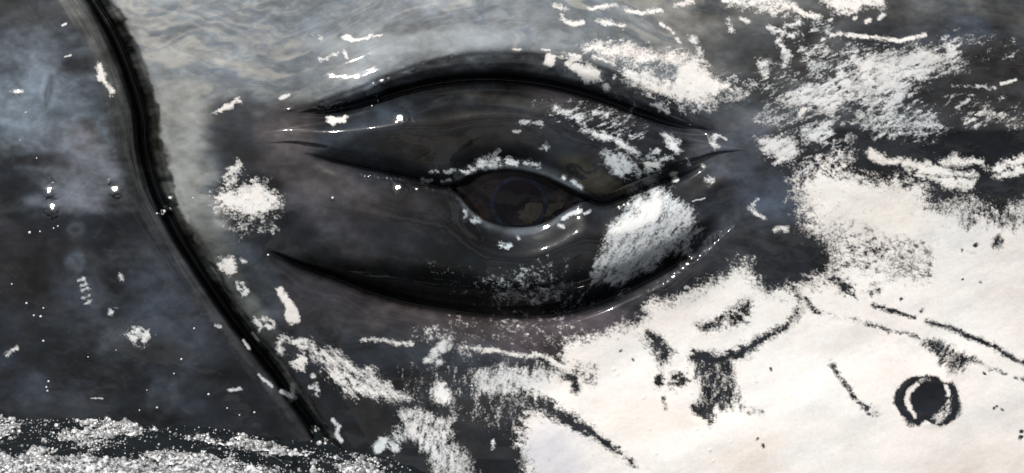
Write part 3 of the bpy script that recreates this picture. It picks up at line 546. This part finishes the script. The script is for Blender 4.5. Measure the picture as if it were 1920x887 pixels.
# ------------------------------------------------------------------ the whale
whale = bpy.data.objects.new('whale', None); COL.objects.link(whale)
tag(whale, 'wet dark grey whale head with open brown eye and scarred white cheek', 'whale')
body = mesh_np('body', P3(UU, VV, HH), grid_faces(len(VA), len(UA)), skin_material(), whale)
for nm_, arr in (('pigment_and_sheen', TONE), ('scar_glint_white', wc)):
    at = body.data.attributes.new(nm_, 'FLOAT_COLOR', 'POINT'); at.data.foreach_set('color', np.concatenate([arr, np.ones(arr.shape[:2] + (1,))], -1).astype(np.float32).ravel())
at = body.data.attributes.new('scar_glint', 'FLOAT', 'POINT'); at.data.foreach_set('value', np.clip(F, -2, 2).astype(np.float32).ravel())

def cap(name, cu, cv, ch, rad, r0, r1, sx, mat, parent, lift=0.0, n=96, rings=40):
    """patch of a ball seen from the front, between radii r0 and r1"""
    a = np.linspace(0, 2 * math.pi, n, endpoint=False); rr = np.linspace(r0, r1, rings)
    A, Q = np.meshgrid(a, rr); x = Q * np.cos(A) * sx; y = Q * np.sin(A)
    z = np.sqrt(np.maximum(0, rad ** 2 - Q ** 2)) + lift * (1 - (Q / r1) ** 2)
    co = P3(cu + x, cv - y, ch + z); f = []
    idx = np.arange(rings * n).reshape(rings, n); nx = np.roll(idx, -1, 1)
    f = np.stack([idx[:-1], idx[1:], nx[1:], nx[:-1]], -1).reshape(-1, 4)
    return mesh_np(name, co, f, mat, parent)
def eye_mat(name, c, c2, sc, rough=.04):
    m, n, L, b = newmat(name); tc = n.new('ShaderNodeTexCoord'); nz = n.new('ShaderNodeTexNoise'); nz.inputs['Scale'].default_value = sc; nz.inputs['Detail'].default_value = 5; nz.inputs['Distortion'].default_value = 1.2
    cr = n.new('ShaderNodeValToRGB'); cr.color_ramp.elements[0].position = .42; cr.color_ramp.elements[1].position = .62
    cr.color_ramp.elements[0].color = (*c, 1); cr.color_ramp.elements[1].color = (*c2, 1)
    L.new(tc.outputs['Object'], nz.inputs['Vector']); L.new(nz.outputs['Fac'], cr.inputs['Fac']); L.new(cr.outputs['Color'], b.inputs['Base Color'])
    b.inputs['Roughness'].default_value = rough; b.inputs['IOR'].default_value = 1.33
    return m
ECU, ECV, ER = 974, 378, 360; ECH = -10 - ER
eyeball = cap('eye', ECU, ECV, ECH, ER, 0.01, 168, 1.0, eye_mat('eye_white_brown', (.004, .003, .003), (.012, .007, .006), 60), whale)
iris = cap('iris', 973, 382, ECH, ER, 44, 52, 1.04, eye_mat('iris_rim_blue', (.004, .004, .007), (.006, .009, .018), 260), eyeball, lift=1.2)
iris.location = Vector(tuple(T3 * .0012))
pupil = cap('pupil', 973, 382, ECH, ER, .01, 45, 1.04, eye_mat('pupil_brown', (.002, .0015, .002), (.004, .0025, .003), 80), eyeball, lift=0.6)
pupil.location = Vector(tuple(T3 * .0009))

tx, ty = np.meshgrid(np.arange(-2, 90, 1.0), np.arange(-4, 42, 1.0)); tx = tx + ECU; ty = ty + ECV  # added sheet, its olive colour standing in for reflections on the eye
rfl = 1 - np.hypot((tx - 1000) / 32, (ty - 402) / 17) + .35 * fbm(tx, ty, 16, 8, 410, 3)
rfl2 = 1 - np.abs((ty - (402 - (tx - 1010) * .42)) / 8) + .4 * fbm(tx, ty, 14, 8, 420, 3) - ss(1052, 1066, tx) * 2 - ss(1004, 996, tx) * 2
rfl = np.maximum(rfl, rfl2); hz_ = np.abs(fbm(tx, ty, 20, 9, 430, 2)) > .10
olive_refl = mesh_np('eye_reflection', P3(tx, ty, ECH + np.sqrt(ER ** 2 - (tx - ECU) ** 2 - (ty - ECV) ** 2) + 2.6), [q for q in grid_faces(*tx.shape) if rfl.ravel()[q].min() > 0 ], eye_mat('olive_reflection', (.012, .0115, .008), (.022, .02, .015), 200, .1), eyeball)

# ------------------------------------------------------------------ sea water and foam
def water_level(x):           # in working units, follows the swell along the animal
    return np.interp(x, [-2000, 0, 200, 450, 560, 620, 700, 800, 2600], [-322, -330, -322, -334, -352, -346, -354, -370, -430])
def skin_at(n=1):
    pass
def water_z(x, g):            # x across (skin units), g distance toward the camera
    return water_level(x) + 5 * fbm(x, g, 90, 60, 300, 3) + 1.6 * fbm(x, g, 22, 16, 305, 3)
def to_world(x, g, z): return np.stack([(x - 960) * S, -g * S, z * S], -1)
def ax2(lo, a, b, hi, st, mx):
    core = np.arange(a, b, st)
    def grow(d):
        o = []; s = st; x = 0
        while x < d: s = min(s * 1.2, mx); x += s; o.append(x)
        return np.array(o)
    return np.concatenate([(a - grow(a - lo))[::-1], core, core[-1] + grow(hi - core[-1])])
xa = ax2(-60000, -30, 1960, 62000, 4, 4000); ga = ax2(-60000, -60, 420, 60000, 4, 4000)
X, G = np.meshgrid(xa, ga); calm = 1 - ss(2500, 6000, np.hypot(X - 960, G))
Z = np.where(calm > 0, water_z(X, G), -340) * calm + (-345) * (1 - calm) + 60 * fbm(X, G, 3000, 1800, 310, 3) * (1 - calm)
m, n, L, b = newmat('sea_water'); b.inputs['Base Color'].default_value = (.010, .013, .015, 1); b.inputs['Roughness'].default_value = .05; b.inputs['IOR'].default_value = 1.333
tc = n.new('ShaderNodeTexCoord'); nz = n.new('ShaderNodeTexNoise'); nz.inputs['Scale'].default_value = 60; nz.inputs['Detail'].default_value = 5; bp = n.new('ShaderNodeBump'); bp.inputs['Strength'].default_value = .5; bp.inputs['Distance'].default_value = .004
L.new(tc.outputs['Object'], nz.inputs['Vector']); L.new(nz.outputs['Fac'], bp.inputs['Height']); L.new(bp.outputs['Normal'], b.inputs['Normal'])
water = mesh_np('sea_water', to_world(X, G, Z), grid_faces(len(ga), len(xa)), m); tag(water, kind='structure')

# bubbles: small domes packed on the water beside the skin
ico_v, ico_f = None, None
def dome():
    """low dome of three rings, 26 vertices"""
    vs = [(0, 0, 1)]; fs = []
    for k, el in enumerate((60, 30, -5)):
        for j in range(8):
            a = j * math.pi / 4 + k * .39; vs.append((math.cos(math.radians(el)) * math.cos(a), math.cos(math.radians(el)) * math.sin(a), math.sin(math.radians(el))))
    for j in range(8):
        j2 = (j + 1) % 8; fs.append((0, 1 + j, 1 + j2))
        for k in range(2):
            p, q, r_, s_ = 1 + 8 * k + j, 1 + 8 * k + j2, 9 + 8 * k + j, 9 + 8 * k + j2
            fs += [(p, r_, q), (q, r_, s_)]
    return np.array(vs), np.array(fs)
DV, DF = dome()
rng = np.random.RandomState(5)
def skin_g(x, z, it=14):
    """distance toward the camera at which the sea surface meets the skin"""
    v = np.full(x.shape, 820.0)
    ui = np.clip(np.searchsorted(UA, x), 0, len(UA) - 1)
    for _ in range(it):
        vi = np.clip(np.searchsorted(VA, v), 0, len(VA) - 1); h = HH[vi, ui]
        v = 443.5 - (z - h * SD) / CD
    return -((443.5 - v) * SD - h * CD)
def foam_density(x, g):
    d = g - skin_g(x, water_z(x, g))
    p = fbm(x, g, 80, 50, 320, 4)
    q = .62 + .95 * p
    q = np.maximum(q, ss(95, 150, d + 30 * p))
    q = q * (1 - .75 * np.exp(-((x - 300) / 190) ** 2 - ((d - 78 - 12 * p) / 22) ** 2)) * (1 - .5 * np.exp(-((x - 40) / 60) ** 2 - ((d - 60) / 22) ** 2))
    q = q * (1 - ss(690, 800, x + 50 * p)) * ss(-6, 4, d) * (.4 + .6 * ss(4, 40, d + 14 * fbm(x, g, 30, 20, 333, 2))) * ss(-150, -50, x + 40 * p) * (1 - ss(300, 400, g + 50 * p))
    return np.clip(q, 0, 1), d
NBUB = 60000
bx = rng.uniform(-140, 840, NBUB); bgx = rng.uniform(-40, 430, NBUB)
dens, dist = foam_density(bx, bgx); bz = water_z(bx, bgx)
keep = (dist > -3) & (rng.rand(NBUB) < dens ** 1.3 * .8 * (1 - .65 * ss(105, 150, dist)) * (.45 + .9 * np.clip(.5 + fbm(bx, bgx, 24, 18, 337, 3), 0, 1)) + .03 * (dist < 160) * (bx < 780))
bx, bgx, bz, dist = bx[keep], bgx[keep], bz[keep], dist[keep]
rad = np.clip(np.exp(rng.normal(math.log(1.2), .45, len(bx))), .6, 4); big = rng.rand(len(bx)) < .012; rad[big] = rng.uniform(3.5, 7, big.sum())
def froth(x, g):
    q, d = foam_density(x, g); return water_z(x, g) - 2.5 + 6.5 * ss(.2, .9, q) * (1 + .7 * fbm(x, g, 26, 20, 330, 3)) + 1.5 * np.abs(fbm(x, g, 7, 6, 335, 3)) * ss(.2, .6, q)
bz = froth(bx, bgx); bz = np.maximum(bz, water_z(bx, bgx) - .2)
V_ = DV[None] * rad[:, None, None]
W_ = np.stack([(bx[:, None] - 960 + V_[..., 0]) * S, (-bgx[:, None] + V_[..., 1]) * S, (bz[:, None] + .15 * rad[:, None] + V_[..., 2]) * S], -1).reshape(-1, 3)
F_ = (DF[None] + (np.arange(len(bx)) * len(DV))[:, None, None]).reshape(-1, 3)
sx = rng.uniform(0, 760, 1600); sg = rng.uniform(-40, 300, 1600); sdn, sdi = foam_density(sx, sg); kk = (sdi > 1) & (sdn > .3) & (rng.rand(1600) < .28 + .6 * (sdi < 60)); sx, sg = sx[kk][:130], sg[kk][:130]
hv_ = sd_ + T3; hv_ /= np.linalg.norm(hv_); cap_v = []; cap_f = []      # wet bubble caps leaning to the sun
for x_, g_ in zip(sx, sg):
    nn = hv_ + rng.normal(0, .03, 3); nn /= np.linalg.norm(nn); t1 = np.cross(nn, (1, 0, 0)); t1 /= np.linalg.norm(t1); t2 = np.cross(nn, t1); ra = rng.uniform(2.2, 4.8) * (1.5 if rng.rand() < .12 else 1)
    c0 = to_world(np.array([x_]), np.array([g_]), froth(np.array([x_]), np.array([g_])) + 2.5)[0] / S; b0 = len(cap_v)
    cap_v.append((c0 + nn * .16 * ra) * S)
    for q_, h_ in ((.55, .11), (1.0, 0), (1.0, -.9)):
        for a_ in range(10): cap_v.append((c0 + ra * q_ * (t1 * math.cos(a_ * .6283) + t2 * math.sin(a_ * .6283)) + nn * h_ * ra) * S)
    for a_ in range(10):
        n_ = (a_ + 1) % 10; cap_f.append((b0, b0 + 1 + a_, b0 + 1 + n_))
        for k_ in (0, 10): cap_f += [(b0 + 1 + k_ + a_, b0 + 11 + k_ + a_, b0 + 11 + k_ + n_), (b0 + 1 + k_ + a_, b0 + 11 + k_ + n_, b0 + 1 + k_ + n_)]
cap_f = np.array(cap_f) + len(W_); F_ = np.concatenate([F_, cap_f]); W_ = np.concatenate([W_, np.array(cap_v)])
fx = np.arange(-160, 850, 2.6); fg = np.arange(-60, 440, 2.6); FX, FG = np.meshgrid(fx, fg)
sheet = to_world(FX, FG, froth(FX, FG)).reshape(-1, 3); q4 = grid_faces(len(fg), len(fx))
q4 = np.concatenate([q4[:, [0, 1, 2]], q4[:, [0, 2, 3]]])
m, n, L, b = newmat('foam_bubbles'); b.inputs['Roughness'].default_value = .12; b.inputs['IOR'].default_value = 1.45
g = n.new('ShaderNodeNewGeometry'); mr = n.new('ShaderNodeMapRange'); mr.inputs['To Min'].default_value = .12; mr.inputs['To Max'].default_value = .6; b.inputs['Coat Weight'].default_value = 1; b.inputs['Coat Roughness'].default_value = .04
L.new(g.outputs['Random Per Island'], mr.inputs['Value']); L.new(mr.outputs['Result'], b.inputs['Base Color'])
m2, n, L, b = newmat('foam_froth'); b.inputs['Roughness'].default_value = .3; b.inputs['Coat Weight'].default_value = 1; b.inputs['Coat Roughness'].default_value = .04
tc = n.new('ShaderNodeTexCoord'); nz = n.new('ShaderNodeTexNoise'); nz.inputs['Scale'].default_value = 230; nz.inputs['Detail'].default_value = 4
cr = n.new('ShaderNodeValToRGB'); cr.color_ramp.elements[0].position = .40; cr.color_ramp.elements[1].position = .60; cr.color_ramp.elements[0].color = (.04, .045, .05, 1); cr.color_ramp.elements[1].color = (.74, .75, .76, 1)
L.new(tc.outputs['Object'], nz.inputs['Vector']); L.new(nz.outputs['Fac'], cr.inputs['Fac']); L.new(cr.outputs['Color'], b.inputs['Base Color'])
bp = n.new('ShaderNodeBump'); bp.inputs['Strength'].default_value = .8; bp.inputs['Distance'].default_value = .0012; L.new(nz.outputs['Fac'], bp.inputs['Height']); L.new(bp.outputs['Normal'], b.inputs['Normal'])
nb = len(F_); foam = mesh_np('sea_foam', np.concatenate([W_, sheet]), np.concatenate([F_, q4[:, ::-1] * 0 + q4 + len(W_)]), m); foam.data.materials.append(m2)
mi = np.zeros(nb + len(q4), np.int32); mi[nb:] = 1; foam.data.polygons.foreach_set('material_index', mi)
tag(foam, 'white and grey sea foam of small bubbles along the lower left edge of the whale', 'foam', 'stuff')

# ------------------------------------------------------------------ water drops clinging to the skin, their sun glints painted opaque white
drops = [(18, 533, 3), (15, 170, 2), (72, 434, 3), (98, 428, 3), (52, 436, 5), (106, 424, 3), (46, 569, 4), (60, 592, 3.5), (73, 594, 4.5), (78, 578, 3), (78, 640, 4), (88, 716, 4), (84, 727, 3.5), (86, 734, 3.5), (163, 670, 2.5), (339, 674, 4), (325, 701, 3), (390, 740, 4.5), (293, 765, 4), (363, 616, 3.5), (318, 371, 6), (305, 396, 6), (293, 400, 4), (362, 371, 3), (66, 296, 2.5), (45, 210, 3), (34, 262, 2), (624, 371, 4), (708, 188, 4), (697, 198, 2.5), (990, 627, 4), (885, 723, 3.5), (855, 861, 4), (274, 732, 2.5), (216, 657, 2), (448, 779, 3), (425, 766, 3), (476, 774, 4), (260, 770, 3), (1165, 356, 4), (1160, 388, 4), (1170, 384, 4), (503, 478, 4)]
dv = []; df = []; fc = 0
def hsample(u, v):
    i = np.clip(np.searchsorted(UA, u), 1, len(UA) - 2); j = np.clip(np.searchsorted(VA, v), 1, len(VA) - 2); return HH[j, i]
for (u, v, r_) in drops:
    r_ *= .5
    k = 10; vs = []
    for ring, el in ((0, 0), (1, .5), (2, .8), (3, 1.0)):
        cnt = 1 if ring == 0 else k
        for j in range(cnt):
            a = j * 2 * math.pi / k; q = el * r_ * 1.1; uu = u + q * math.cos(a); vv_ = v + q * math.sin(a)
            vs.append(P3(uu, vv_, hsample(uu, vv_) + r_ * .7 * (1 - el ** 2) - .15))
    dv += vs
    for j in range(k):
        j2 = (j + 1) % k; df.append((fc, fc + 1 + j2, fc + 1 + j))
        for ring in (0, 1):
            a0 = fc + 1 + ring * k; df += [(a0 + j, a0 + j2, a0 + k + j), (a0 + j2, a0 + k + j2, a0 + k + j)]
    fc += len(vs)
m, n, L, b = newmat('glint_white'); b.inputs['Base Color'].default_value = (.72, .73, .74, 1); b.inputs['Roughness'].default_value = .15; b.inputs['Coat Weight'].default_value = 1; b.inputs['Coat Roughness'].default_value = .05
dr = mesh_np('glint_drops', np.array(dv), np.array(df)[:, ::-1], m); tag(dr, 'white-painted sun glints on tiny drops of spray scattered over the wet dark whale skin', 'spray', 'stuff')
print('tris', sum(sum(len(p.vertices) - 2 for p in o.data.polygons) if len(o.data.polygons) < 200000 else 2 * len(o.data.polygons) for o in COL.objects if o.type == 'MESH'))
